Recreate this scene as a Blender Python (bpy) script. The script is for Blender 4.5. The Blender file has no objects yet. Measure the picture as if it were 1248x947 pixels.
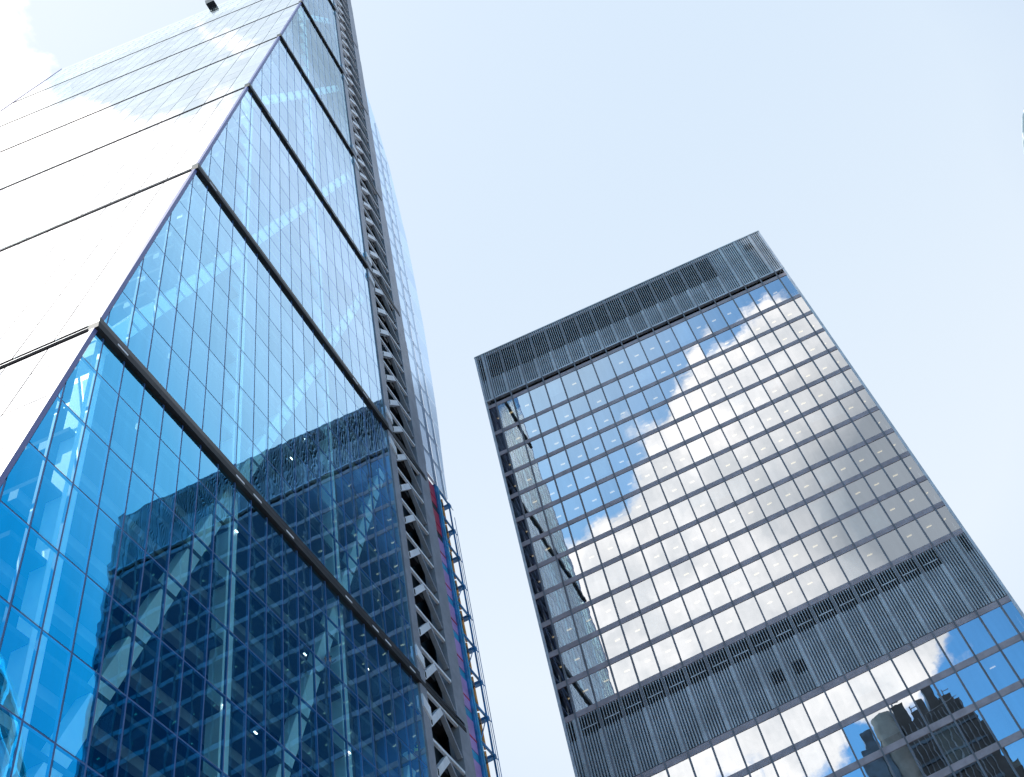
import bpy, bmesh, math, random
from mathutils import Vector, Matrix

random.seed(11)
S = bpy.context.scene
COL = S.collection
rad = math.radians

# ------------------------------------------------------------------ camera
ROWS = ((0.904549867, 0.260778259, -0.337319192),      # right
        (-0.418640319, 0.693162218, -0.586742211),     # down
        (0.080807307, 0.671953003, 0.736172086))       # forward
CPOS = Vector((23.316876, -23.786113, 1.561591))
FPX, CX, CY, PW, PH = 1342.1754, 950.3898, 501.1750, 1248.0, 947.0
cd = bpy.data.cameras.new('camera')
cam = bpy.data.objects.new('camera', cd); COL.objects.link(cam)
r, d, fw = (Vector(v) for v in ROWS)
M = Matrix((r, -d, -fw)).transposed().to_4x4()
M.translation = CPOS
cam.matrix_world = M
cd.sensor_fit = 'HORIZONTAL'; cd.sensor_width = 36.0
cd.lens = FPX / PW * 36.0
cd.shift_x = (PW / 2 - CX) / PW
cd.shift_y = (CY - PH / 2) / PW
cd.clip_start = 0.1; cd.clip_end = 6000
S.camera = cam

# ------------------------------------------------------------------ sun, sky, exposure
SUN_AZ, SUN_EL = 236.0, 57.0
S.view_settings.view_transform = 'Standard'
S.view_settings.look = 'None'
S.view_settings.exposure = 0.35
S.view_settings.gamma = 1.0
S.view_settings.use_curve_mapping = False
S.cycles.max_bounces = 10
S.cycles.transparent_max_bounces = 24
S.cycles.glossy_bounces = 5
S.cycles.sample_clamp_indirect = 6.0
sl = bpy.data.lights.new('sun', 'SUN'); sl.energy = 3.0; sl.angle = rad(0.5); sl.color = (1.0, 0.95, 0.88)
so = bpy.data.objects.new('sun', sl); COL.objects.link(so)
sdir = Vector((math.sin(rad(SUN_AZ)) * math.cos(rad(SUN_EL)), math.cos(rad(SUN_AZ)) * math.cos(rad(SUN_EL)), math.sin(rad(SUN_EL))))
so.rotation_euler = (-sdir).to_track_quat('-Z', 'Y').to_euler()
so.location = sdir * 400

W = bpy.data.worlds.new('World'); S.world = W; W.use_nodes = True


class NT:
    """small helper for node trees"""
    def __init__(self, tree): self.t = tree; tree.nodes.clear()
    def n(self, kind, **kw):
        x = self.t.nodes.new(kind)
        for k, v in kw.items(): setattr(x, k, v)
        return x
    def l(self, a, b): self.t.links.new(a, b)
    def put(self, sock, v):
        if isinstance(v, (int, float)): sock.default_value = v
        elif isinstance(v, (tuple, list, Vector)):
            v = tuple(v)
            sock.default_value = v if len(sock.default_value) == len(v) else (*v, 1.0)
        else: self.l(v, sock)
    def math(self, op, a, b=0.0, c=None, clamp=False):
        x = self.n('ShaderNodeMath', operation=op, use_clamp=clamp)
        self.put(x.inputs[0], a); self.put(x.inputs[1], b)
        if c is not None: self.put(x.inputs[2], c)
        return x.outputs[0]
    def smooth(self, v, a, b, lo=0.0, hi=1.0):
        x = self.n('ShaderNodeMapRange', interpolation_type='SMOOTHSTEP')
        self.put(x.inputs[0], v); self.put(x.inputs[1], a); self.put(x.inputs[2], b); self.put(x.inputs[3], lo); self.put(x.inputs[4], hi)
        return x.outputs[0]
    def mix(self, f, a, b):
        x = self.n('ShaderNodeMix', data_type='RGBA')
        self.put(x.inputs[0], f); self.put(x.inputs[6], a); self.put(x.inputs[7], b)
        return x.outputs[2]
    def noise(self, vec, scale, detail=4.0, rough=0.55, dist=0.0):
        x = self.n('ShaderNodeTexNoise')
        self.put(x.inputs['Vector'], vec)
        x.inputs['Scale'].default_value = scale; x.inputs['Detail'].default_value = detail
        x.inputs['Roughness'].default_value = rough; x.inputs['Distortion'].default_value = dist
        return x.outputs['Fac']


def sky_world():
    k = NT(W.node_tree)
    tc = k.n('ShaderNodeTexCoord'); vec = tc.outputs['Generated']
    sky = k.n('ShaderNodeTexSky', sky_type='NISHITA', sun_disc=False)
    sky.sun_elevation = rad(SUN_EL); sky.sun_rotation = rad(SUN_AZ)
    sky.air_density = 1.0; sky.dust_density = 1.2; sky.ozone_density = 1.0; sky.altitude = 0
    base = k.n('ShaderNodeVectorMath', operation='SCALE'); k.l(sky.outputs[0], base.inputs[0]); base.inputs['Scale'].default_value = 1.0
    # cloud field: broad banks by direction, broken up by noise
    def blob(az, el, size, w=1.0):
        v = (math.sin(rad(az)) * math.cos(rad(el)), math.cos(rad(az)) * math.cos(rad(el)), math.sin(rad(el)))
        dp = k.n('ShaderNodeVectorMath', operation='DOT_PRODUCT'); k.l(vec, dp.inputs[0]); dp.inputs[1].default_value = v
        kk = 1.0 / (1 - math.cos(rad(size)))
        e = k.math('MULTIPLY', k.math('SUBTRACT', dp.outputs['Value'], 1.0), kk)
        return k.math('MULTIPLY', k.math('POWER', 2.718, e), w)
    def total(lst):
        acc = 0.0
        for b in lst: acc = k.math('ADD', blob(*b), acc)
        return acc
    bank = total(BANKS)
    n1 = k.noise(vec, 5.5, 7.0, 0.58, 0.3)
    n2 = k.noise(vec, 16.0, 6.0, 0.6, 0.2)
    brk = k.math('ADD', k.math('MULTIPLY', k.math('SUBTRACT', n1, 0.5), 1.5), k.math('MULTIPLY', k.math('SUBTRACT', n2, 0.5), 1.05))
    dens = k.smooth(k.math('ADD', bank, brk), 0.38, 0.64)
    grey = k.math('ADD', total(GREYS), k.math('MULTIPLY', k.math('SUBTRACT', n1, 0.5), 0.5), clamp=True)
    lum = total(BRIGHT)
    white = k.mix(grey, k.mix(k.smooth(n2, .3, .7), (1.06, 1.02, 1.01), (1.62, 1.48, 1.40)), (0.46, 0.48, 0.52))
    wv = k.n('ShaderNodeVectorMath', operation='SCALE'); k.l(white, wv.inputs[0])
    k.l(k.math('ADD', 1.0, lum), wv.inputs['Scale'])
    hs = k.n('ShaderNodeHueSaturation'); hs.inputs['Saturation'].default_value = 1.45; k.l(base.outputs[0], hs.inputs['Color'])
    bs = k.n('ShaderNodeVectorMath', operation='SCALE'); k.l(hs.outputs[0], bs.inputs[0]); bs.inputs['Scale'].default_value = SKY_K * 1.9
    veil = k.math('ADD', total(VEIL), k.math('MULTIPLY', k.math('SUBTRACT', n1, 0.5), 0.06), clamp=True)
    veil = k.math('MINIMUM', veil, 0.9)
    tint = k.n('ShaderNodeVectorMath', operation='MULTIPLY'); k.l(bs.outputs[0], tint.inputs[0]); tint.inputs[1].default_value = (0.70, 1.16, 1.14)
    sep = k.n('ShaderNodeSeparateXYZ'); k.l(vec, sep.inputs[0])
    low_glow = k.math('MULTIPLY', k.smooth(sep.outputs[2], 0.50, 0.08), k.smooth(k.math('ADD', sep.outputs[1], k.math('MULTIPLY', sep.outputs[0], 0.6)), -0.2, 0.3))  # added glow low in the unseen north-east sky, brightens the lattice
    hz = k.mix(low_glow, k.mix(k.smooth(sep.outputs[2], 0.95, 0.55), (0.605, 0.70, 0.795), (0.72, 0.775, 0.815)), (1.35, 1.38, 1.40))
    hz = k.mix(k.math('MINIMUM', total([(-82, 70, 17, .95)]), 0.9), hz, (0.79, 0.825, 0.85))
    hazy = k.mix(k.math('MAXIMUM', veil, k.math('MULTIPLY', low_glow, 0.9)), tint.outputs[0], hz)
    hazy = k.mix(k.math('MINIMUM', total(DARK_PATCH), 0.96), hazy, (0.010, 0.030, 0.060))
    colr = k.mix(dens, hazy, wv.outputs[0])
    bg = k.n('ShaderNodeBackground'); k.l(colr, bg.inputs[0])
    bg.inputs[1].default_value = 0.1
    # colours above are written for a background of 1; the sky texture runs at 0.1
    sc = k.n('ShaderNodeVectorMath', operation='SCALE'); k.l(colr, sc.inputs[0]); sc.inputs['Scale'].default_value = 10.0
    k.l(sc.outputs[0], bg.inputs[0])
    out = k.n('ShaderNodeOutputWorld'); k.l(bg.outputs[0], out.inputs[0])


SKY_K = 0.1
BANKS = [  # azimuth, elevation, angular size, weight
    (-167, 40.5, 3.6, 1.0), (-175, 41.5, 4.6, 1.05), (-179.5, 46, 3.2, .8), (176, 45.5, 4.6, 1.0), (174, 49.2, 2.6, .85), (-170.4, 41.3, 1.3, -.9),
    (169, 50, 2.6, .9), (170, 45, 6, 1.1), (168, 40, 6, 1.1), (176, 41, 5, .8), (-175, 38, 5, .8), (178, 36, 4, .7), (-173, 33, 4, .5), (173.5, 33.8, 1.6, .6), (176, 32.0, 2.0, .6), (-178, 31.2, 2.2, .6),
    (-96, 63, 11, 1.0), (-85, 71, 7, .55), (-91, 67.6, 1.8, -.75), (-70, 72, 3, -.35), (-82, 66.5, 1.4, -.5), (-60, 66, 4, .7), (-70, 77, 6, .25), (-120, 55, 14, .9), (-140, 30, 14, .7)]
GREYS = [(167, 41, 7, 1.0), (170, 39, 4, .4), (160, 42, 6, .8)]
BRIGHT = [(-98, 62, 15, .25)]
VEIL = [(0, 55, 52, 1.05), (-72, 74, 18, .9), (-172, 55, 7, .45)]
DARK_PATCH = [(150, 43, 12, 1.0), (138, 42, 10, .7)]  # unreal dark sky patch, added so the mirrored slab reads dark
sky_world()


# ------------------------------------------------------------------ materials
MAT = {}


def principled(name, col, rough=0.5, metal=0.0, var=0.0, scale=1.0, col2=None, bump=0.0, spec=0.5):
    m = bpy.data.materials.new(name); m.use_nodes = True
    k = NT(m.node_tree)
    b = k.n('ShaderNodeBsdfPrincipled'); o = k.n('ShaderNodeOutputMaterial'); k.l(b.outputs[0], o.inputs[0])
    b.inputs['Roughness'].default_value = rough; b.inputs['Metallic'].default_value = metal
    b.inputs['Specular IOR Level'].default_value = spec
    if var or col2 or bump:
        tc = k.n('ShaderNodeTexCoord'); nz = k.noise(tc.outputs['Object'], scale, 5.0, 0.6)
        c2 = col2 or tuple(max(0, c * (1 - var)) for c in col)
        c1 = col if col2 else tuple(min(1, c * (1 + var)) for c in col)
        k.l(k.mix(k.smooth(nz, 0.35, 0.65), c2, c1), b.inputs['Base Color'])
        if bump:
            bp = k.n('ShaderNodeBump'); bp.inputs['Strength'].default_value = bump; bp.inputs['Distance'].default_value = 0.02
            k.l(nz, bp.inputs['Height']); k.l(bp.outputs[0], b.inputs['Normal'])
    else:
        b.inputs['Base Color'].default_value = (*col, 1)
    MAT[name] = m
    return m


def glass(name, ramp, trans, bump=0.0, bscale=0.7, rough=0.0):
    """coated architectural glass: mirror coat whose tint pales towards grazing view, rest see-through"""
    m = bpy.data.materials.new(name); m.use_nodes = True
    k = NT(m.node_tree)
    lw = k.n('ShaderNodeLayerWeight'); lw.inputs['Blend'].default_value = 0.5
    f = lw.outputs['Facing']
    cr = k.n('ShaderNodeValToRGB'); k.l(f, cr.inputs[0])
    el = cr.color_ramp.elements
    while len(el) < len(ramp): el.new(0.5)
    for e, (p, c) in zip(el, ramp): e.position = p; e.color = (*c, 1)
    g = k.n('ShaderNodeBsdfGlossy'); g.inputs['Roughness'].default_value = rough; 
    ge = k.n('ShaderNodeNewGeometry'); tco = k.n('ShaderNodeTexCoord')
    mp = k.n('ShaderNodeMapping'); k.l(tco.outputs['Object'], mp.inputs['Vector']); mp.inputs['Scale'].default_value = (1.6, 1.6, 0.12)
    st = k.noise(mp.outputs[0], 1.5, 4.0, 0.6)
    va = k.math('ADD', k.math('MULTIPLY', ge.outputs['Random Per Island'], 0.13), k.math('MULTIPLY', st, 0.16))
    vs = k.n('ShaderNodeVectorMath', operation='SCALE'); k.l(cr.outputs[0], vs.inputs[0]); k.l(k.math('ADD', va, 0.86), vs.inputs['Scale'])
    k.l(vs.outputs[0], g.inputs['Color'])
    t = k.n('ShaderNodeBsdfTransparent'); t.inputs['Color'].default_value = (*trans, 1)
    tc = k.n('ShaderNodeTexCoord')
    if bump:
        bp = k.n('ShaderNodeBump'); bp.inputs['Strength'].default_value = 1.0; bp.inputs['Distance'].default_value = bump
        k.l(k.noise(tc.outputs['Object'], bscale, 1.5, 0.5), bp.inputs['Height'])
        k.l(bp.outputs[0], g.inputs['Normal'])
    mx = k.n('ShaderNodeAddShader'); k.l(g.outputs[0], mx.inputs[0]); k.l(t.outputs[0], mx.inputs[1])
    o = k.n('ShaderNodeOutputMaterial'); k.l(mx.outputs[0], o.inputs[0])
    MAT[name] = m
    return m


def lamp_mat(name, col, e):
    m = bpy.data.materials.new(name); m.use_nodes = True
    k = NT(m.node_tree); x = k.n('ShaderNodeEmission'); x.inputs[0].default_value = (*col, 1); x.inputs[1].default_value = e
    o = k.n('ShaderNodeOutputMaterial'); k.l(x.outputs[0], o.inputs[0]); MAT[name] = m
    return m


glass('blue_glass', [(0.40, (0.004, 0.25, 0.60)), (0.52, (0.006, 0.32, 0.68)), (0.62, (0.13, 0.50, 0.80)), (0.70, (0.42, 0.71, 0.92)), (0.785, (0.66, 0.81, 0.96)), (0.83, (0.66, 0.80, 0.94)), (0.856, (0.40, 0.49, 0.55)), (0.90, (0.58, 0.68, 0.80))], (0.46, 0.68, 0.67), 0.0028, 0.6)  # dip near grazing view puts the mirrored tower's darkness into the tint
glass('front_glass', [(0.3, (0.66, 0.74, 0.82)), (0.7, (0.88, 0.92, 0.96)), (0.95, (0.9, 0.94, 0.97))], (0.2, 0.22, 0.2), 0.0025, 0.55)
glass('grey_glass', [(0.2, (0.50, 0.55, 0.59)), (0.6, (0.64, 0.68, 0.71)), (0.95, (0.95, 0.97, 1))], (0.26, 0.28, 0.28), 0.0019, 0.8)
glass('dark_reflection_glass', [(0.2, (0.07, 0.09, 0.14)), (0.7, (0.13, 0.16, 0.22)), (0.95, (0.4, 0.42, 0.46))], (0.20, 0.21, 0.22), 0.0012, 0.8)  # darker copy of the grey glass, a dark reflection put into its tint
glass('pale_glass', [(0.3, (0.25, 0.36, 0.48)), (0.7, (0.36, 0.46, 0.56)), (0.95, (0.66, 0.76, 0.88))], (0.26, 0.30, 0.36), 0.002, 0.5, 0.28)
glass('green_glass', [(0.3, (0.10, 0.2, 0.25)), (0.9, (0.75, 0.85, 0.9))], (0.25, 0.40, 0.42), 0.003, 0.3)
principled('steel', (0.30, 0.30, 0.345), 0.45, 0.0, 0.12, 0.7)
principled('steel_pale', (0.80, 0.80, 0.85), 0.45, 0.0, 0.08, 0.9)
principled('white_steel', (0.85, 0.87, 0.87), 0.4, 0.0, 0.06, 0.5)
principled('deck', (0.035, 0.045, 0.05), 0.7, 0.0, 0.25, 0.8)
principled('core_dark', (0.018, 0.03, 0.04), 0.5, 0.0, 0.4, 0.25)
principled('black_metal', (0.018, 0.016, 0.018), 0.35, 0.0, 0.3, 0.6)
principled('brown_metal', (0.022, 0.018, 0.019), 0.6, 0.0, 0.3, 0.6)
principled('ledge_dark', (0.03, 0.026, 0.03), 0.95, spec=0.03)
principled('frame_blue', (0.05, 0.12, 0.32), 0.4)
principled('frame_edge', (0.12, 0.14, 0.36), 0.4)
principled('anodised', (0.34, 0.275, 0.30), 0.42, 0.15, 0.14, 0.9)
principled('mullion_grey', (0.14, 0.14, 0.165), 0.42, 0.15, 0.2, 0.5)
principled('anodised_pale', (0.50, 0.51, 0.56), 0.38, 0.2, 0.14, 0.8)
principled('louvre', (0.41, 0.425, 0.46), 0.42, 0.2, 0.18, 0.35)
principled('louvre_back', (0.15, 0.18, 0.23), 0.5, 0.0, 0.3, 0.5)
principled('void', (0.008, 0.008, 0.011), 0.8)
principled('ceiling', (0.26, 0.27, 0.26), 0.9, 0.0, 0.12, 0.4)
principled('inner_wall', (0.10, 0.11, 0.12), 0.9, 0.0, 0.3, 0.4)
principled('blind', (0.58, 0.58, 0.57), 0.9, 0.0, 0.06, 1.5)
principled('red_panel', (0.46, 0.02, 0.07), 0.35, 0.0, 0.15, 0.5)
principled('purple_panel', (0.46, 0.27, 0.60), 0.35, 0.0, 0.15, 0.5)
principled('teal_panel', (0.02, 0.32, 0.58), 0.35, 0.0, 0.2, 0.5)
principled('hoist_blue', (0.03, 0.20, 0.46), 0.45, 0.0, 0.3, 1.0)
principled('orange_paint', (0.80, 0.30, 0.06), 0.5, 0.0, 0.2, 1.0)
principled('asphalt', (0.05, 0.05, 0.052), 0.9, 0.0, 0.25, 0.6, bump=0.4)
principled('paving', (0.40, 0.385, 0.36), 0.85, 0.0, 0.2, 0.5)
principled('paint_white', (0.8, 0.8, 0.78), 0.6)
principled('concrete', (0.24, 0.24, 0.235), 0.8, 0.0, 0.25, 0.25)
principled('dark_clad', (0.035, 0.038, 0.045), 0.4, 0.1, 0.4, 0.3)
principled('blue_clad', (0.06, 0.11, 0.17), 0.3, 0.2, 0.4, 0.3)
principled('hivis', (0.85, 0.95, 0.06), 0.7)
principled('hivis_orange', (0.9, 0.25, 0.04), 0.7)
principled('skin', (0.52, 0.32, 0.24), 0.6)
principled('trousers', (0.05, 0.06, 0.09), 0.8)
principled('hat_white', (0.85, 0.85, 0.85), 0.35)
principled('hat_brown', (0.30, 0.12, 0.06), 0.5)
lamp_mat('warm_lamp', (1.0, 0.78, 0.44), 1.05)
lamp_mat('cool_lamp', (0.92, 0.95, 1.0), 5.0)


# ------------------------------------------------------------------ mesh helpers
class MB:
    def __init__(self): self.v = []; self.f = []; self.m = []; self.mats = []
    def slot(self, mat):
        if mat not in self.mats: self.mats.append(mat)
        return self.mats.index(mat)
    def face(self, pts, mat):
        i = len(self.v); self.v += [Vector(p) for p in pts]; self.f.append(tuple(range(i, i + len(pts)))); self.m.append(self.slot(mat))
    def hexa(self, c8, mat):
        i = len(self.v); self.v += [Vector(p) for p in c8]
        for q in ((0, 3, 2, 1), (4, 5, 6, 7), (0, 1, 5, 4), (1, 2, 6, 5), (2, 3, 7, 6), (3, 0, 4, 7)):
            self.f.append(tuple(i + a for a in q)); self.m.append(self.slot(mat))
    def box(self, x0, x1, y0, y1, z0, z1, mat):
        self.hexa([(x0, y0, z0), (x1, y0, z0), (x1, y1, z0), (x0, y1, z0), (x0, y0, z1), (x1, y0, z1), (x1, y1, z1), (x0, y1, z1)], mat)
    def beam(self, a, b, w, h, mat, side=Vector((1, 0, 0))):
        """box from a to b; h across along 'side', w across the other way"""
        a, b = Vector(a), Vector(b); t = (b - a).normalized()
        s = (side - t * side.dot(t)).normalized(); u = t.cross(s)
        s = s * (h / 2); u = u * (w / 2)
        self.hexa([a - s - u, a + s - u, a + s + u, a - s + u, b - s - u, b + s - u, b + s + u, b - s + u], mat)
    def tube(self, a, b, rr, mat, n=8):
        a, b = Vector(a), Vector(b); t = (b - a).normalized(); s = t.orthogonal().normalized(); u = t.cross(s)
        i = len(self.v)
        for p in (a, b):
            for q in range(n):
                w = 2 * math.pi * q / n; self.v.append(p + (s * math.cos(w) + u * math.sin(w)) * rr)
        for q in range(n):
            e = (q + 1) % n; self.f.append((i + q, i + e, i + n + e, i + n + q)); self.m.append(self.slot(mat))
        self.f.append(tuple(i + q for q in range(n))[::-1]); self.m.append(self.slot(mat))
        self.f.append(tuple(i + n + q for q in range(n))); self.m.append(self.slot(mat))
    def grid(self, o, U, V, nrm, nu, nv, tu, tv, bulge, mat):
        """one pane: tilted by tu, tv and slightly pillowed, spans U, V from o"""
        i = len(self.v); lu, lv = U.length, V.length
        for a in range(nu + 1):
            for b in range(nv + 1):
                p, q = a / nu, b / nv
                off = tu * (p - .5) * lu + tv * (q - .5) * lv + bulge * (1 - (2 * p - 1) ** 2) * (1 - (2 * q - 1) ** 2)
                self.v.append(o + U * p + V * q + nrm * off)
        for a in range(nu):
            for b in range(nv):
                w = nv + 1; j = i + a * w + b
                self.f.append((j, j + w, j + w + 1, j + 1)); self.m.append(self.slot(mat))
    def build(self, name, parent=None, smooth=False):
        base = parent.matrix_world.translation if parent else Vector((0, 0, 0))
        if parent:
            base = Vector((0, 0, 0)); p = parent
            while p: base = base + p.location; p = p.parent
        me = bpy.data.meshes.new(name)
        me.from_pydata([v - base for v in self.v], [], self.f); me.update()
        for m in self.mats: me.materials.append(MAT[m])
        me.polygons.foreach_set('material_index', self.m)
        if smooth: me.polygons.foreach_set('use_smooth', [True] * len(me.polygons))
        o = bpy.data.objects.new(name, me); COL.objects.link(o)
        if parent: o.parent = parent
        return o


def tag(o, label=None, cat=None, group=None, kind=None):
    if label: o['label'] = label
    if cat: o['category'] = cat
    if group: o['group'] = group
    if kind: o['kind'] = kind
    return o


def thing(name, loc, label, cat, group=None):
    o = bpy.data.objects.new(name, None); COL.objects.link(o); o.location = loc
    o.empty_display_size = 2
    return tag(o, label, cat, group)


def px(p):
    q = Vector(p) - CPOS; z = fw.dot(q)
    if z < .5: return None
    return (CX + FPX * r.dot(q) / z, CY + FPX * d.dot(q) / z)


def seen_area(pts):
    """how large a polygon shows in the picture (0 when out of frame)"""
    q = [px(p) for p in pts]
    if any(a is None for a in q): return 0
    cx = sum(a[0] for a in q) / len(q); cy = sum(a[1] for a in q) / len(q)
    if not (-20 < cx < PW + 20 and -20 < cy < PH + 20): return 0
    return abs(sum(q[i][0] * q[(i + 1) % len(q)][1] - q[(i + 1) % len(q)][0] * q[i][1] for i in range(len(q)))) / 2


def clip(poly, fn):
    out = []
    for i in range(len(poly)):
        a, b = poly[i], poly[(i + 1) % len(poly)]; fa, fb = fn(a), fn(b)
        if fa >= 0: out.append(a)
        if fa * fb < 0: t = fa / (fa - fb); out.append((a[0] + (b[0] - a[0]) * t, a[1] + (b[1] - a[1]) * t))
    return out


# ------------------------------------------------------------------ ground
g = MB(); g.box(-3000, 3000, -3000, 3000, -1.0, 0.0, 'asphalt'); tag(g.build('street'), kind='structure')
g = MB(); g.box(-140, 140, -14, 240, 0.004, 0.13, 'paving'); tag(g.build('pavement'), kind='structure')
g = MB()
for i in range(-12, 13): g.box(i * 6 - 1, i * 6 + 1, -20.06, -19.94, 0.004, 0.008, 'paint_white')
tag(g.build('road_marking'), kind='structure')

# ------------------------------------------------------------------ the wedge shaped glass tower
LX, WN = -50.0, 31.4           # west side, north end of the glazed wall
Z0, DZ, DY = 53.3, 28.0, 5.25  # a dark band every 28 m, wall recedes 5.25 m each time
KS = range(-1, 7)
ZTOP = Z0 + 6 * DZ
SL = DY / DZ
edge = lambda z: SL * (z - Z0)
tower = thing('wedge_tower', (-25, 10, 0), 'tall wedge shaped blue glass tower with a slanted white reflecting front', 'skyscraper')

# rows of glass: a joint at every 4n+2, broken by the dark band
rows = []
for k in KS:
    zb = Z0 + k * DZ
    cuts = [zb + .45] + [zb + 4.7 + 4 * i for i in range(6)] + [zb + DZ - .55]
    rows += [(a, b) for a, b in zip(cuts, cuts[1:]) if a > 6 and b <= ZTOP]
GAP = 0.045
panes = []          # (size in picture, builder)
for j in range(-9, 23):
    y0, y1 = -.95 + 1.5 * j + GAP, -.95 + 1.5 * (j + 1) - GAP
    y1 = min(y1, WN)
    for (za, zc) in rows:
        za_, zc_ = za + GAP, zc - GAP
        poly = clip([(y0, za_), (y1, za_), (y1, zc_), (y0, zc_)], lambda p: p[0] - edge(p[1]) - .2)
        if len(poly) < 3 or y1 - y0 < .1: continue
        full = len(poly) == 4 and abs(poly[0][0] - y0) < 1e-6 and abs(poly[3][0] - y0) < 1e-6
        panes.append((seen_area([(0, a, b) for a, b in poly]), poly, full))
panes.sort(key=lambda t: -t[0])


def east_pane(mb, poly, full):
    tu, tv = random.gauss(0, .0011), random.gauss(0, .0011)
    if full:
        y0, y1, za, zc = poly[0][0], poly[1][0], poly[0][1], poly[2][1]
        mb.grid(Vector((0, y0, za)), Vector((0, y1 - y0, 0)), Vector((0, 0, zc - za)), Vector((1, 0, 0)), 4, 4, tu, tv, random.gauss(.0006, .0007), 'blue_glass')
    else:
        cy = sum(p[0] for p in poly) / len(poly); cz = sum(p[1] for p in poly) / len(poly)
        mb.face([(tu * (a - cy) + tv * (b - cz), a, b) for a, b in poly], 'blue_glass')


rest = MB()
for i, (ar, poly, full) in enumerate(panes):
    if i < 100:
        mb = MB(); east_pane(mb, poly, full); mb.build('window', tower, True)
    else:
        east_pane(rest, poly, full)
# slanted front: paler glass copy, bright reflection put into its tint, 2.1 m wide panes
SV = Vector((0, DY, DZ)).normalized(); SN = Vector((0, -DZ, DY)).normalized()
for i in range(24):
    x0, x1 = -.2 - 2.075 * (i + 1) + .03, -.2 - 2.075 * i - .03
    for (za, zc) in rows:
        a, b = za + .03, zc - .03
        rest.grid(Vector((x0, edge(a), a)), Vector((x1 - x0, 0, 0)), Vector((0, edge(b) - edge(a), b - a)), SN, 2, 2,
                  random.gauss(0, .0008), random.gauss(0, .0008), random.gauss(.0004, .0004), 'front_glass')
tag(rest.build('window', tower, True), kind='stuff')

# frames behind the panes
fr = MB()
for j in range(-9, 23):
    y = -.95 + 1.5 * j
    if y > WN: continue
    zt = min(ZTOP, Z0 + (y - .2) / SL) if y < edge(ZTOP) else ZTOP
    if zt < 8: continue
    fr.box(-.12, -.012, y - .045, y + .045, 6, zt, 'frame_blue')
for (za, zc) in rows:
    y = max(edge(za) + .2, -12)
    if y < WN - .3: fr.box(-.11, -.014, y, WN, za - .045, za + .045, 'frame_blue')
    fr.box(LX + .2, -.2, edge(za) + .05, edge(za) + .13, za - .03, za + .03, 'frame_blue')
fr.build('glazing_frame', tower)
fr = MB()
for i in range(25):
    x = -.2 - 2.075 * i
    fr.beam((x, edge(6) + .10, 6), (x, edge(ZTOP) + .10, ZTOP), .08, .05, 'steel_pale')
fr.build('front_glazing_frame', tower)
tr = MB(); tr.beam((-.10, edge(6) + .06, 6), (-.10, edge(ZTOP) + .06, ZTOP), .22, .24, 'frame_edge'); tr.build('edge_trim', tower)
tr = MB(); tr.beam((LX + .1, edge(6) + .06, 6), (LX + .1, edge(ZTOP) + .06, ZTOP), .22, .24, 'frame_edge'); tr.build('edge_trim', tower)
# west wall and top, plain glazing
ww = MB()
for (za, zc) in rows:
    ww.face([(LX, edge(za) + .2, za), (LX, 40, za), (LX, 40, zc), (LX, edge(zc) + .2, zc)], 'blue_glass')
ww.build('west_glazing', tower)

# dark ledges
for k in KS:
    zb = Z0 + k * DZ
    if zb < 8 or zb >= ZTOP: continue
    yb = edge(zb)
    mb = MB()
    mb.box(-.3, .16, yb - .10, WN + .2, zb + .06, zb + .44, 'black_metal')
    mb.box(-.3, .05, yb - .04, WN + .2, zb - .02, zb + .06, 'brown_metal')
    mb.box(-.3, .20, yb - .14, WN + .2, zb - .48, zb - .02, 'brown_metal')
    mb.box(LX, .08, yb - .05, yb + .35, zb - .30, zb - .06, 'ledge_dark')
    mb.box(LX, -.31, yb - .02, yb + .35, zb - .06, zb + .04, 'steel_pale')
    mb.box(LX, .08, yb - .01, yb + .35, zb + .04, zb + .17, 'ledge_dark')
    led = mb.build('ledge', tower)
    sl_ = MB(); y = yb + 1.2
    while y < WN - 1:
        if random.random() < .45: sl_.box(.19, .215, y, y + .75, zb - .30, zb - .17, 'steel_pale')
        y += 1.6
    if sl_.f: sl_.build('vent_slot', led)

# inside: decks, beams, core, columns and diagonals of the mega frame
for k in KS:
    for i in range(7):
        z = Z0 + k * DZ + 4 * i + .7
        if z < 6 or z > ZTOP - 4: continue
        ys = edge(z) + 1.8
        if ys > WN - 2: continue
        mb = MB()
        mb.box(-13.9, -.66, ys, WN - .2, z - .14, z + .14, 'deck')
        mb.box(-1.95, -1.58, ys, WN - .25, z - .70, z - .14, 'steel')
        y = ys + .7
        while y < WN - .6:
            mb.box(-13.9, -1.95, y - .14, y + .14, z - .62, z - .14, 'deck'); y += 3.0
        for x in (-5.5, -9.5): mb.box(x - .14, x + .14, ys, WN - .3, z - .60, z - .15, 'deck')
        mb.build('floor_deck', tower)
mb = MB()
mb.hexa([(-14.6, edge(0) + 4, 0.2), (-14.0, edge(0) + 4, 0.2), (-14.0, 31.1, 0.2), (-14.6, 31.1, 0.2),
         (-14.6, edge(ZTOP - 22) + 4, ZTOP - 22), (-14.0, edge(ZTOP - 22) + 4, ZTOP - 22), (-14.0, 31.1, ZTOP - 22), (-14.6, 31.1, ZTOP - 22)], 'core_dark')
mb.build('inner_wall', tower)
COLY = [1.15 + 10.8 * i for i in range(-1, 3)]
for y in COLY:
    zt = min(ZTOP - 5, Z0 + (y - .7) / SL)
    if zt < 10: continue
    mb = MB(); mb.box(-1.30, -.62, y - .36, y + .36, 0.2, zt, 'white_steel')
    mb.build('column', tower)
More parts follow.
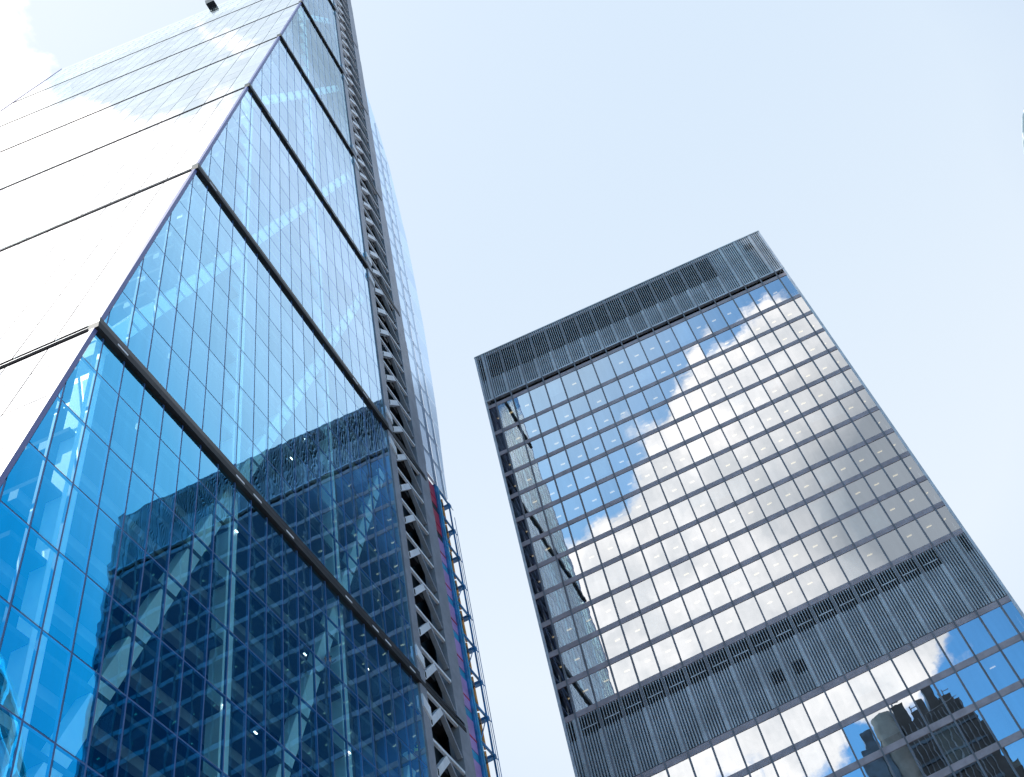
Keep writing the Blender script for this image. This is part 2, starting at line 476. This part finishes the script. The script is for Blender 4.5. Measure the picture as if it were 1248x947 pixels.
for k in range(-1, 5):
    for i in range(-1, 4):
        ya, za = 1.15 + 10.8 * i, Z0 + k * DZ
        yb, zb = ya + 10.8, za + DZ
        if za < 6 or yb - edge(zb) < .6 or ya - edge(za) < .6 or yb > 34: continue
        f2 = min(1.0, (WN - .2 - ya) / (yb - ya))
        mb = MB(); mb.beam((-.95, ya, za), (-.95, ya + (yb - ya) * f2, za + (zb - za) * f2), .85, .55, 'white_steel')
        mb.build('brace', tower)

# steel lattice side: column, chevrons, wide column
mb = MB(); mb.box(-.75, .10, WN + .08, WN + 1.05, 0.2, ZTOP + 6, 'steel'); mb.build('lattice_column', tower)
mb = MB()
mb.box(-.75, .10, 37.15, 38.90, 0.2, ZTOP + 6, 'steel')
mb.build('lattice_column', tower)
mb = MB(); mb.box(-.75, -.12, 38.92, 39.34, 0.2, ZTOP + 6, 'steel')
for k in KS:
    zb = Z0 + k * DZ
    mb.box(-.115, -.02, 38.98, 39.32, zb + 3.2, zb + 24, 'steel')
mb.build('side_fin', tower)
mb = MB(); mb.box(-1.85, -1.6, WN + .06, 39.1, 0.2, ZTOP + 4, 'core_dark'); mb.box(-1.6, -.76, 38.8, 39.1, 0.2, ZTOP + 4, 'core_dark'); mb.build('lattice_back', tower)
che = []
for k in KS:
    zb = Z0 + k * DZ
    if zb < 0: continue
    if zb < ZTOP + 1:
        mb = MB()
        mb.box(-1.55, .14, WN + .1, 38.35, zb - .42, zb - .04, 'brown_metal')
        mb.box(-1.55, -.05, WN + 1.06, 38.3, zb - .04, zb + .10, 'steel')
        mb.box(-1.55, .10, WN + 1.06, 38.3, zb + .10, zb + .36, 'brown_metal')
        mb.build('lattice_beam', tower)
        for s in (-1, 1):
            np_ = MB(); zz = zb + (2.15 if s > 0 else -2.2)
            np_.hexa([(.10, WN + .04, zz - .30), (.22, WN + .04, zz - .30), (.22, WN + 1.06, zz - .85), (.10, WN + 1.06, zz - .85),
                      (.10, WN + .04, zz + .70), (.22, WN + .04, zz + .70), (.22, WN + 1.06, zz + .15), (.10, WN + 1.06, zz + .15)], 'steel_pale')
            np_.build('node_plate', tower)
    for i in range(7):
        zt = zb + 3.55 + 4 * i - (.0 if i else .0)
        if zt > ZTOP + 4: continue
        mb = MB()
        mb.box(-.12, .06, WN + 1.06, 37.14, zt - .18, zt + .06, 'steel_pale')                       # rail
        mb.beam((-.12, WN + 1.15, zt - 2.75), (-.12, 34.65, zt - .36), .52, .34, 'steel_pale')      # rising leg
        mb.beam((-.11, 34.75, zt - .26), (-.11, 37.08, zt - 2.85), .20, .32, 'steel')               # falling leg, darker steel stands in for its shaded underside
        mb.box(-1.58, -.40, 34.2, 35.3, zt - 1.05, zt - .55, 'black_metal')
        mb.box(-.02, .075, WN + 1.25, WN + 1.40, zt - 2.75, zt - 2.25, 'void')
        che.append((seen_area([(0, WN + 1, zt), (0, 37, zt), (0, 37, zt - 3), (0, WN + 1, zt - 3)]), mb))
for a, mb in che: mb.build('chevron_brace', tower)

# lift shaft behind: pale glass above, coloured panels below
mb = MB()
prof = [(39.66, 84.0), (43.9, 84.0), (44.3, 90), (45.3, 100), (46.2, 118), (46.0, 138), (44.2, 160), (42.2, 170), (40.1, 177), (39.66, 177)]
SHX = -.2
for (za, zc) in zip([84 + 4.2 * i for i in range(23)], [88.12 + 4.2 * i for i in range(23)]):
    for (ya, yc) in ((39.38, 41.75), (41.9, 43.5), (43.6, 46.8)):
        po = [(ya, za), (yc, za), (yc, zc), (ya, zc)]
        rgt = lambda z: next((p[0] + (q[0] - p[0]) * (z - p[1]) / (q[1] - p[1]) for p, q in zip(prof[1:], prof[2:-1]) if p[1] <= z <= q[1]), 39.7)
        po = clip(po, lambda p: rgt(p[1]) - p[0])
        if len(po) >= 3: mb.face([(SHX + random.gauss(0, .004), a, b) for a, b in po], 'pale_glass')
mb.build('lift_screen', tower)
mb = MB()
for i in range(0, 22):
    z = 84 + 4.2 * i
    mb.box(SHX - .22, SHX - .03, 39.66, min(rgt(z), 44) - .1 if z < 168 else 40.2, z - .05, z + .02, 'steel_pale')
mb.box(SHX - .25, SHX - .03, 41.76, 41.86, 84, 170, 'frame_blue'); mb.box(SHX - .2, SHX - .03, 43.5, 43.58, 84, 160, 'steel_pale')
mb.build('lift_screen_frame', tower)
mb = MB(); mb.box(-12, -6.2, 39.7, 44.5, 0.2, 172, 'steel_pale'); mb.build('lift_core', tower)
z = 83.0; q = 0
while z > 14:
    colr = 'red_panel' if q < 2 else 'purple_panel'
    mb = MB(); mb.box(-.9, -.25, 39.38, 40.98, z - 3.0, z, colr); mb.build('coloured_panel', tower)
    mb = MB(); mb.box(-.9, -.22, 39.38, 40.99, z - 1.92, z - 1.78, 'red_panel'); mb.build('panel_band', tower)
    mb = MB(); mb.box(-.9, -.28, 39.38, 40.97, z - 3.80, z - 3.04, 'teal_panel' if q > 1 else 'core_dark'); mb.build('coloured_panel', tower)
    z -= 3.9; q += 1
mb = MB(); mb.box(-.9, -.10, 41.0, 41.32, 0.2, 83.4, 'hoist_blue'); mb.box(-.9, -.05, 41.33, 41.62, 0.2, 83.4, 'teal_panel'); mb.build('shaft_post', tower)
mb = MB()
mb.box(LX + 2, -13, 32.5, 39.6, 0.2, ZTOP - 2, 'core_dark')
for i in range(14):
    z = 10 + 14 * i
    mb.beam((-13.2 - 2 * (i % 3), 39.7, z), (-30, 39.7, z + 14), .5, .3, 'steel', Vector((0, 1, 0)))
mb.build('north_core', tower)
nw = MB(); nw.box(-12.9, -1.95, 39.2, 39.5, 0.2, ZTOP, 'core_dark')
for i in range(50):
    z = 6 + 4 * i
    nw.beam((-1.95, 39.6, z), (-6.5, 39.6, z + 4), .3, .25, 'steel_pale', Vector((0, 1, 0)))
nw.build('north_wall', tower)
mb = MB(); mb.box(LX + .5, -2, 33.2, 40, ZTOP - 1.2, ZTOP - .6, 'steel'); mb.build('roof', tower)
# small work lamps along the floor edges
for (u, v, y, z) in ((0, 0, 14.0, 39.0), (0, 0, 18.4, 45.0), (0, 0, 11.6, 38.6), (0, 0, 22.6, 41.8), (0, 0, 20.3, 38.2), (0, 0, 19.2, 66.7), (0, 0, 17.4, 62.2),
                     (0, 0, 25.5, 50.2), (0, 0, 26.2, 43.2), (0, 0, 28.4, 55.0), (0, 0, 12.0, 50.6), (0, 0, 21.0, 54.2)):
    zz = Z0 + .7 + 4 * round((z - Z0 - .7) / 4)
    mb = MB(); mb.box(-.55, -.50, y, y + .22, zz + .18, zz + .23, 'cool_lamp'); mb.build('work_lamp', tower)

# ------------------------------------------------------------------ hoist frame beside the tower
hoist = thing('hoist_frame', (-.3, 42.8, 0), 'blue tubular hoist frame with orange rods climbing the right edge of the wedge tower', 'scaffold')
mb = MB()
for (x, y) in ((-.1, 43.65), (-1.3, 43.65)): mb.box(x - .06, x + .06, y - .06, y + .06, 0.2, 83.2, 'hoist_blue')
mb.build('mast', hoist)
mb = MB(); mb.tube((-.1, 44.55, 0.2), (-.1, 44.55, 82), .03, 'hoist_blue'); mb.tube((-.1, 44.15, .2), (-.1, 44.15, 80), .025, 'hoist_blue'); mb.build('guide_cable', hoist)
i = 0; z = 83.0
while z > 12:
    mb = MB(); mb.box(-.17, -.03, 41.63, 43.85, z - .12, z + .04, 'hoist_blue'); mb.box(-1.35, 0, 43.58, 43.98, z - .18, z + .10, 'hoist_blue')
    mb.beam((-.1, 43.7, z), (-.1, 44.55, z + .05), .05, .05, 'hoist_blue')
    mb.build('cross_rail', hoist)
    mb = MB(); mb.tube((-.35, 42.75 + .1 * math.sin(i * 2.1), z - 3.4), (-.35, 42.6, z - .2), .11, 'orange_paint'); mb.build('hoist_rod', hoist)
    mb = MB(); mb.box(-.55, -.2, 42.15, 42.5, z - 1.35, z - .9, 'dark_clad'); mb.tube((-.4, 42.3, z - 1.6), (-.4, 42.3, z - .7), .09, 'steel_pale'); mb.build('hoist_clamp', hoist)
    if i % 2: 
        mb = MB(); mb.beam((-.2, 41.7, z - 3.5), (-.2, 43.6, z - .2), .06, .06, 'hoist_blue'); mb.build('cross_stay', hoist)
    z -= 3.6; i += 1

# ------------------------------------------------------------------ workers behind the glass
def person(loc, vest, hat, label, lean, arm):
    t = thing('person', loc, label, 'person')
    x, y, z = loc
    P = {'pel': (0, 0, .95), 'spine': (.01, 0, 1.18), 'chest': (.03, lean * .5, 1.38), 'neck': (.05, lean * .8, 1.52), 'head': (.07, lean, 1.64), 'crown': (.07, lean, 1.74)}
    V = [P['pel'], P['spine'], P['chest'], P['neck'], P['head'], P['crown']]
    R = [.15, .14, .16, .06, .10, .075]
    E = [(0, 1), (1, 2), (2, 3), (3, 4), (4, 5)]
    for s in (-1, 1):
        b = len(V)
        V += [(0, s * .10, .90), (.02, s * .12, .50), (0, s * .12, .08), (.13, s * .13, .04)]; R += [.085, .06, .042, .038]
        E += [(0, b), (b, b + 1), (b + 1, b + 2), (b + 2, b + 3)]
        b = len(V)
        V += [(.03, lean * .5 + s * .19, 1.42), (.10, s * .27, 1.15), (.30, s * arm, 1.12 + (.1 if s > 0 else 0)), (.38, s * arm * .9, 1.12 + (.1 if s > 0 else 0))]
        R += [.06, .045, .036, .03]; E += [(2, b), (b, b + 1), (b + 1, b + 2), (b + 2, b + 3)]
    me = bpy.data.meshes.new('body'); me.from_pydata([Vector(v) for v in V], E, []); me.update()
    o = bpy.data.objects.new('body', me); COL.objects.link(o); o.parent = t
    sk = o.modifiers.new('skin', 'SKIN'); o.modifiers.new('sub', 'SUBSURF').levels = 1; o.modifiers['sub'].render_levels = 2
    if not me.skin_vertices: bpy.context.view_layer.objects.active = o
    for sv, rr in zip(me.skin_vertices[0].data, R): sv.radius = (rr, rr)
    me.skin_vertices[0].data[0].use_root = True
    me.materials.append(MAT['trousers'])
    tv = MB()
    n = 12
    rings = [(.98, .19, .15, 0), (1.15, .18, .155, lean * .25), (1.32, .205, .175, lean * .45), (1.46, .16, .13, lean * .6), (1.50, .09, .09, lean * .7)]
    for (za, wa, da, la), (zc, wc, dc, lc) in zip(rings, rings[1:]):
        for q in range(n):
            a0, a1 = 2 * math.pi * q / n, 2 * math.pi * (q + 1) / n
            f_ = lambda a, w, dd, l, zz: (x + .02 + dd * math.cos(a), y + l + w * math.sin(a), z + zz)
            tv.face([f_(a0, wa, da, la, za), f_(a1, wa, da, la, za), f_(a1, wc, dc, lc, zc), f_(a0, wc, dc, lc, zc)], vest)
    tv.build('vest', t, True)
    hd = MB()
    for a in range(8):
        for q in range(12):
            f_ = lambda u, w: (x + .07 + .105 * math.sin(u) * math.cos(w), y + lean + .085 * math.sin(u) * math.sin(w), z + 1.64 + .13 * math.cos(u))
            u0, u1, w0, w1 = math.pi * a / 8, math.pi * (a + 1) / 8, 2 * math.pi * q / 12, 2 * math.pi * (q + 1) / 12
            hd.face([f_(u0, w0), f_(u1, w0), f_(u1, w1), f_(u0, w1)], 'skin')
    hd.beam((x + .165, y + lean, z + 1.65), (x + .195, y + lean, z + 1.61), .03, .03, 'skin')
    hd.build('head', t, True)
    hh = MB()
    for a in range(4):
        for q in range(12):
            f_ = lambda u, w: (x + .06 + .135 * math.sin(u) * math.cos(w), y + lean + .115 * math.sin(u) * math.sin(w), z + 1.68 + .14 * math.cos(u))
            u0, u1, w0, w1 = math.pi * .5 * a / 4, math.pi * .5 * (a + 1) / 4, 2 * math.pi * q / 12, 2 * math.pi * (q + 1) / 12
            hh.face([f_(u0, w0), f_(u1, w0), f_(u1, w1), f_(u0, w1)], hat)
    hh.box(x + .02, x + .25, y + lean - .10, y + lean + .10, z + 1.675, z + 1.69, hat)
    hh.build('helmet' if hat == 'hat_white' else 'hair', t, True)
    return t


zf = Z0 + .7 - 8 + .14
mb = MB(); mb.box(-.66, -.20, 30.3, 31.35, zf - .2, zf, 'deck'); mb.box(-.66, -.20, 20.1, 21.4, zf - .2, zf, 'deck'); mb.build('landing', tower)
person((-.45, 31.05, zf), 'hivis', 'hat_brown', 'worker in a bright yellow vest behind the glass next to the steel lattice', .05, .2)
person((-.45, 20.75, zf), 'hivis_orange', 'hat_white', 'worker in a white helmet and orange vest behind the dark glass by a diagonal brace', -.08, .25)

# ------------------------------------------------------------------ cradle on the roof edge
cr = thing('maintenance_cradle', (-22.6, 31.0, ZTOP), 'small dark boxy cleaning cradle on the roof edge of the wedge tower', 'cradle')
mb = MB(); mb.hexa([(-22.9, 31.0, ZTOP + 1.4), (-21.4, 31.0, ZTOP + 1.7), (-21.4, 32.2, ZTOP + 1.7), (-22.9, 32.2, ZTOP + 1.4), (-23.2, 31.0, ZTOP + 3.7), (-21.9, 31.0, ZTOP + 3.4), (-21.9, 32.2, ZTOP + 3.4), (-23.2, 32.2, ZTOP + 3.7)], 'dark_clad'); mb.build('cabin', cr)
mb = MB(); mb.box(-22.5, -22.2, 32.2, 32.8, ZTOP - .6, ZTOP + 2.4, 'steel'); mb.build('arm', cr)

# ------------------------------------------------------------------ the dark office slab
AX, AY, AW, AD = 3.63, 50.59, 37.39, 37.39
BAY, ENDB = 1.947, 1.172
UJ = [ENDB + BAY * j for j in range(19)]
UE = [0.0] + UJ + [AW]
slab = thing('office_tower', (AX + AW / 2, AY + AD / 2, 0), 'dark grey office tower with a mirrored window grid and two bands of vertical louvres', 'office tower')
ZTA = 114.3
FACES = {  # origin, direction along the wall, outward normal
    'S': (Vector((AX, AY, 0)), Vector((1, 0, 0)), Vector((0, -1, 0))),
    'W': (Vector((AX, AY + AD, 0)), Vector((0, -1, 0)), Vector((-1, 0, 0))),
    'E': (Vector((AX + AW, AY, 0)), Vector((0, 1, 0)), Vector((1, 0, 0))),
    'N': (Vector((AX + AW, AY + AD, 0)), Vector((-1, 0, 0)), Vector((0, 1, 0)))}
ZU = Vector((0, 0, 1))


def wbox(mb, face, u0, u1, n0, n1, z0, z1, mat):
    """box in wall coordinates: u along, n outward, z up"""
    o, U, N = FACES[face]
    P_ = lambda u, n, z: o + U * u + N * n + ZU * z
    mb.hexa([P_(u0, n1, z0), P_(u1, n1, z0), P_(u1, n0, z0), P_(u0, n0, z0), P_(u0, n1, z1), P_(u1, n1, z1), P_(u1, n0, z1), P_(u0, n0, z1)], mat)


BH = .58
rowsA = [(98.85 + BH, 103.7)]
beams = [(103.7, 104.27), (98.85, 98.85 + BH)]
for i in range(1, 12):
    zb = 98.85 - 3.59 * i
    beams.append((zb, zb + BH)); rowsA.append((zb + BH, zb + 3.59))
beams.append((51.2, 51.78))
for j in range(1, 13):
    zb = 51.2 - 3.6 * j
    beams.append((zb, zb + BH)); rowsA.append((zb + BH, zb + 3.6))
ZBOT = beams[-1][0]
GN = -.05        # glass sits this far behind the mullion face
winA = []
for f_ in 'SWEN':
    o, U, N = FACES[f_]
    for (z0, z1) in rowsA:
        for a, b in zip(UE, UE[1:]):
            c = [o + U * u + N * GN + ZU * z for u, z in ((a, z0), (b, z0), (b, z1), (a, z1))]
            winA.append((seen_area(c) if f_ == 'S' else 0, f_, a, b, z0, z1))
winA.sort(key=lambda t: -t[0])


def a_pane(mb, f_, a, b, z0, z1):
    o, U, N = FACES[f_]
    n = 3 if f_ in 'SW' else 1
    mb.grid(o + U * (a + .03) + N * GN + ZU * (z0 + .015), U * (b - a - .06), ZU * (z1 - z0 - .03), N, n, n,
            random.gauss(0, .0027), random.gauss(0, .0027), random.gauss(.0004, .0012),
            'dark_reflection_glass' if (f_ == 'S' and b < 1.5) else 'grey_glass')


ON = {}
for z0, z1 in rowsA: ON[round(z0)] = random.choice((.35, .6, .8, .92))
rest = MB(); lamps = MB(); blinds = MB(); nl = 0; nb = 0
for i, (ar, f_, a, b, z0, z1) in enumerate(winA):
    w = None
    if i < 100:
        mb = MB(); a_pane(mb, f_, a, b, z0, z1); w = mb.build('window', slab, True)
    else: a_pane(rest, f_, a, b, z0, z1)
    if f_ != 'S': continue
    c = (a + b) / 2
    if random.random() < (ON[round(z0)] if z0 > 55 else .10):
        tgt = MB() if (i < 100 and nl < 100) else lamps
        hw = .24 if b - a > 1.5 else .09
        wbox(tgt, f_, c - hw, c + hw, -1.75, -1.60, z1 - .06, z1 - .03, 'warm_lamp')
        if tgt is not lamps: tgt.build('ceiling_lamp', slab); nl += 1
    if random.random() < .16:
        tgt = MB() if w else blinds
        dr = random.choice((1.0, 1.0, .75, .55, .35))
        wbox(tgt, f_, a + .08, b - .08, -.34, -.30, z1 - .02 - (z1 - z0 - .04) * dr, z1 - .02, 'blind')
        if w: tgt.build('blind', w)
tag(rest.build('window', slab, True), kind='stuff')
tag(lamps.build('ceiling_lamp', slab), kind='stuff')
if blinds.f: blinds.build('blind', slab)

# spandrel beams (rings), floors
for (z0, z1) in beams:
    mb = MB()
    for f_ in 'SWEN': wbox(mb, f_, .02, AW - .02, -.30, .0, z0, z1, 'anodised')
    mb.build('spandrel', slab)
    mb = MB(); mb.box(AX + .35, AX + AW - .35, AY + .35, AY + AD - .35, z0 + .02, z1 - .05, 'ceiling'); mb.build('floor_slab', slab)
mb = MB(); mb.box(AX + 7, AX + AW - 7, AY + 7, AY + AD - 7, 0.2, ZTA - 10, 'inner_wall'); mb.build('core', slab)
# partitions between some bays make the rooms different
mb = MB()
for (z0, z1) in rowsA:
    for u in UJ:
        if random.random() < .22: wbox(mb, 'S', u - .05, u + .05, -6.9, -.4, z0, z1 - .05, 'inner_wall')
mb.build('partition', slab)

# mullions and corner posts
for f_ in 'SWEN':
    for u in UJ:
        mb = MB()
        wbox(mb, f_, u - .07, u + .07, -.28, .07, ZBOT, ZTA - .05, 'mullion_grey')
        mb.build('mullion', slab)
for (x, y) in ((AX, AY), (AX + AW, AY), (AX, AY + AD), (AX + AW, AY + AD)):
    mb = MB(); sx = 1 if x == AX else -1; sy = 1 if y == AY else -1
    x0, x1 = sorted((x - sx * .02, x + sx * .22)); y0, y1 = sorted((y - sy * .02, y + sy * .22))
    mb.box(x0, x1, y0, y1, 0.2, ZTA, 'anodised_pale'); mb.build('corner_post', slab)


def louvres(f_, z0, z1, openings, pil):
    """a louvred storey: fins in front of a backing, dark where a bay is open"""
    bays = list(zip(UE, UE[1:]))
    bk = MB(); wbox(bk, f_, .1, AW - .1, -.30, -.24, z0, z1, 'louvre_back')
    for j in range(len(bays)):
        for (a0, a1, c0, c1) in openings(j, *bays[j]):
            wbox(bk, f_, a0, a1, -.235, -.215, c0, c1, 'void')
    bk.build('louvre_backing', slab)
    for j, (a, b) in enumerate(bays):
        mb = MB()
        n = max(3, round((b - a) / .235))
        for i in range(n):
            u = a + (i + .5) * (b - a) / n
            cut = sorted((o_[2], o_[3]) for o_ in openings(j, a, b) if o_[0] - .05 < u < o_[1] + .05)
            lo_ = z0 + .05
            for c0, c1 in cut:
                if c0 > lo_: wbox(mb, f_, u - .055, u + .055, -.20, .01, lo_, c0, 'louvre')
                wbox(mb, f_, u - .028, u + .028, -.12, .005, c0, min(c1, z1 - .04), 'louvre'); lo_ = c1
            if lo_ < z1 - .1: wbox(mb, f_, u - .055, u + .055, -.20, .01, lo_, z1 - .04, 'louvre')
        ops = openings(j, a, b)
        if pil and j < len(bays) - 1:
            lo = min([o_[2] for o_ in ops if o_[1] - o_[0] > 1.2 and o_[3] > z1 - .5] or [z1])
            wbox(mb, f_, b - .30, b + .20, -.21, .03, z0 + .02, lo, 'louvre')
        for (a0, a1, c0, c1) in ops:
            if a1 - a0 > 1.2 and pil == 2: wbox(mb, f_, a0 + .25, a1 - .25, .0, .035, c0 + .62, c0 + .72, 'louvre')
        tag(mb.build('louvre_panel', slab))


def top_open(j, a, b):
    if j <= 15: return [(a + .05, b - .05, 109.0, 113.75)]
    if j == 18: return [(a + .45, b - .45, 111.4, 112.7)]
    return []


def mid_open(j, a, b):
    out = []
    if j <= 17 or j == 19: out.append((a + .04, b - .04, 57.35, 59.2))
    if j in (9, 10): out.append((a + .5, b - .45, 53.75, 55.05))
    return out


for f_ in 'SW':
    louvres(f_, 105.3, 114.2, top_open, 1)
    louvres(f_, 51.8, 59.34, mid_open, 2)
for f_ in 'EN':
    for z0, z1 in ((105.3, 114.2), (51.8, 59.34)):
        mb = MB(); wbox(mb, f_, .1, AW - .1, -.42, -.19, z0, z1, 'louvre_back')
        n = 150
        for i in range(n): u = .2 + i * (AW - .4) / n; wbox(mb, f_, u - .05, u + .05, -.20, .02, z0, z1, 'louvre')
        mb.build('louvre_panel', slab)
for f_ in 'SWEN':
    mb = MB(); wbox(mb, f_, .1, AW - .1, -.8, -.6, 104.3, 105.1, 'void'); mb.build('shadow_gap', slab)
    mb = MB(); wbox(mb, f_, .03, AW - .03, -.32, .05, 105.08, 105.3, 'anodised_pale'); mb.build('trim', slab)
mb = MB(); mb.box(AX + .1, AX + AW - .1, AY + .1, AY + AD - .1, ZTA - .6, ZTA - .1, 'anodised')
for f_ in 'SWEN': wbox(mb, f_, .0, AW, -.3, .06, ZTA - .1, ZTA + .06, 'louvre')
mb.build('roof', slab)
mb = MB(); mb.box(AX + 4, AX + AW - 4, AY + 4, AY + AD - 4, 0.2, ZBOT, 'grey_glass'); mb.build('lobby', slab)

# ------------------------------------------------------------------ round tower at the right edge
GX, GY = 112.5, 91.5
gk = thing('round_tower', (GX, GY, 0), 'rounded glass tower with a white diagonal lattice, just entering at the right edge', 'skyscraper')
PR = [(0, 24.6), (20, 26.3), (40, 27.5), (65, 28.3), (90, 27.6), (110, 26), (130, 22.8), (145, 19), (155, 15.6), (165, 11.4), (172, 7.6), (177, 4), (180, 0.2)]


def grad(z):
    for (a, ra), (b, rb) in zip(PR, PR[1:]):
        if a <= z <= b:
            t = (z - a) / (b - a); return ra + (rb - ra) * t
    return .2


NG = 36
mb = MB(); LV = [4.4 * i for i in range(41)] + [180]
for a, b in zip(LV, LV[1:]):
    for q in range(NG):
        tw = .5 * (a / 4.4); tw2 = .5 * (b / 4.4)
        A = lambda qq, t, z: (GX + grad(z) * math.cos(2 * math.pi * (qq + t) / NG), GY + grad(z) * math.sin(2 * math.pi * (qq + t) / NG), z)
        mb.face([A(q, tw, a), A(q + 1, tw, a), A(q + 1, tw2, b), A(q, tw2, b)], 'dark_glazing' if (q % 6) < 2 else 'green_glass')
principled('dark_glazing', (.03, .05, .06), .08, 0, .2, .1)
mb.build('glass_shell', gk)
mb = MB()
for q in range(0, NG, 2):
    for s in (1, -1):
        for a, b in zip(LV[:-1], LV[1:-1]):
            t0, t1 = s * .5 * a / 4.4, s * .5 * b / 4.4
            B = lambda t, z: Vector((GX + (grad(z) + .12) * math.cos(2 * math.pi * (q + t) / NG), GY + (grad(z) + .12) * math.sin(2 * math.pi * (q + t) / NG), z))
            mb.beam(B(t0, a), B(t1, b), .42, .35, 'white_steel', Vector((math.cos(2 * math.pi * (q + t0) / NG), math.sin(2 * math.pi * (q + t0) / NG), 0)))
mb.build('lattice', gk)
mb = MB()
for a, b in zip(LV, LV[1:]):
    mb.tube((GX, GY, a + .1), (GX, GY, b), max(.1, grad(b) * .55), 'inner_wall', 16)
mb.build('core', gk)

# ------------------------------------------------------------------ towers across the street, seen in the mirrored windows
ot = thing('service_tower', (41, -48, 0), 'black tower block with stepped roof plant, mirrored in the lower right windows', 'office block')
mb = MB(); mb.box(34.2, 46.0, -60, -40, 0, 98, 'dark_clad'); mb.build('body', ot)
mb = MB()
for (x0, x1, z1) in ((34.2, 36.2, 96), (36.6, 38.3, 93.5), (38.3, 40.2, 95.5), (41.0, 43.2, 97.5), (43.3, 45.0, 94), (46.0, 47.6, 88), (47.6, 48.6, 80)): mb.box(x0, x1, -59, -41, 60, z1 + 6.5, 'dark_clad')
mb.build('plant_box', ot)
mb = MB()
for i in range(24): mb.box(34.15, 46.05, -40.0, -39.8, 3 + 4 * i, 3.5 + 4 * i, 'blue_clad')
mb.build('floor_band', ot)
mb = MB()
for i in range(13): mb.box(34.3 + .95 * i, 34.45 + .95 * i, -39.8, -39.55, 2, 97.5, 'louvre_back')
mb.build('facade_rib', ot)
mb = MB()
for (x, y, z) in ((34.6, -42, 102.5), (36.9, -42, 100), (38.7, -43, 102), (41.6, -44, 104), (43.9, -42, 100.5), (45.2, -42, 98)):
    mb.tube((x, y, z - 1), (x, y, z + 1.6), .09, 'steel'); mb.tube((x, y, z + 1.1), (x + 1.2, y, z + 1.1), .07, 'steel')
mb.tube((34.5, -41, 98), (46, -41, 99.2), .07, 'steel')
mb.build('roof_rail', ot)
o2 = thing('stair_tower', (29, -47, 0), 'blue grey stair tower with a pale curved flank, reflected beside the black tower block', 'office block')
mb = MB(); mb.box(26.9, 30.4, -56, -42, 0, 98.5, 'blue_clad'); mb.box(28.2, 30.2, -55, -43, 98.5, 102.5, 'blue_clad'); mb.build('body', o2)
mb = MB()
n = 10
for q in range(n):
    a0, a1 = math.pi * q / n, math.pi * (q + 1) / n
    f_ = lambda a, z: (32.2 + 1.7 * math.cos(a), -42 + 1.7 * math.sin(a), z)
    mb.face([f_(a0, 0), f_(a1, 0), f_(a1, 103), f_(a0, 103)], 'concrete')
mb.box(30.6, 33.8, -56, -42, 0, 102.8, 'concrete'); mb.build('curved_flank', o2)
mb = MB()
for i in range(20): mb.box(26.4, 30.5, -42.0, -41.8, 6 + 4.4 * i, 6.5 + 4.4 * i, 'dark_clad')
mb.build('floor_band', o2)
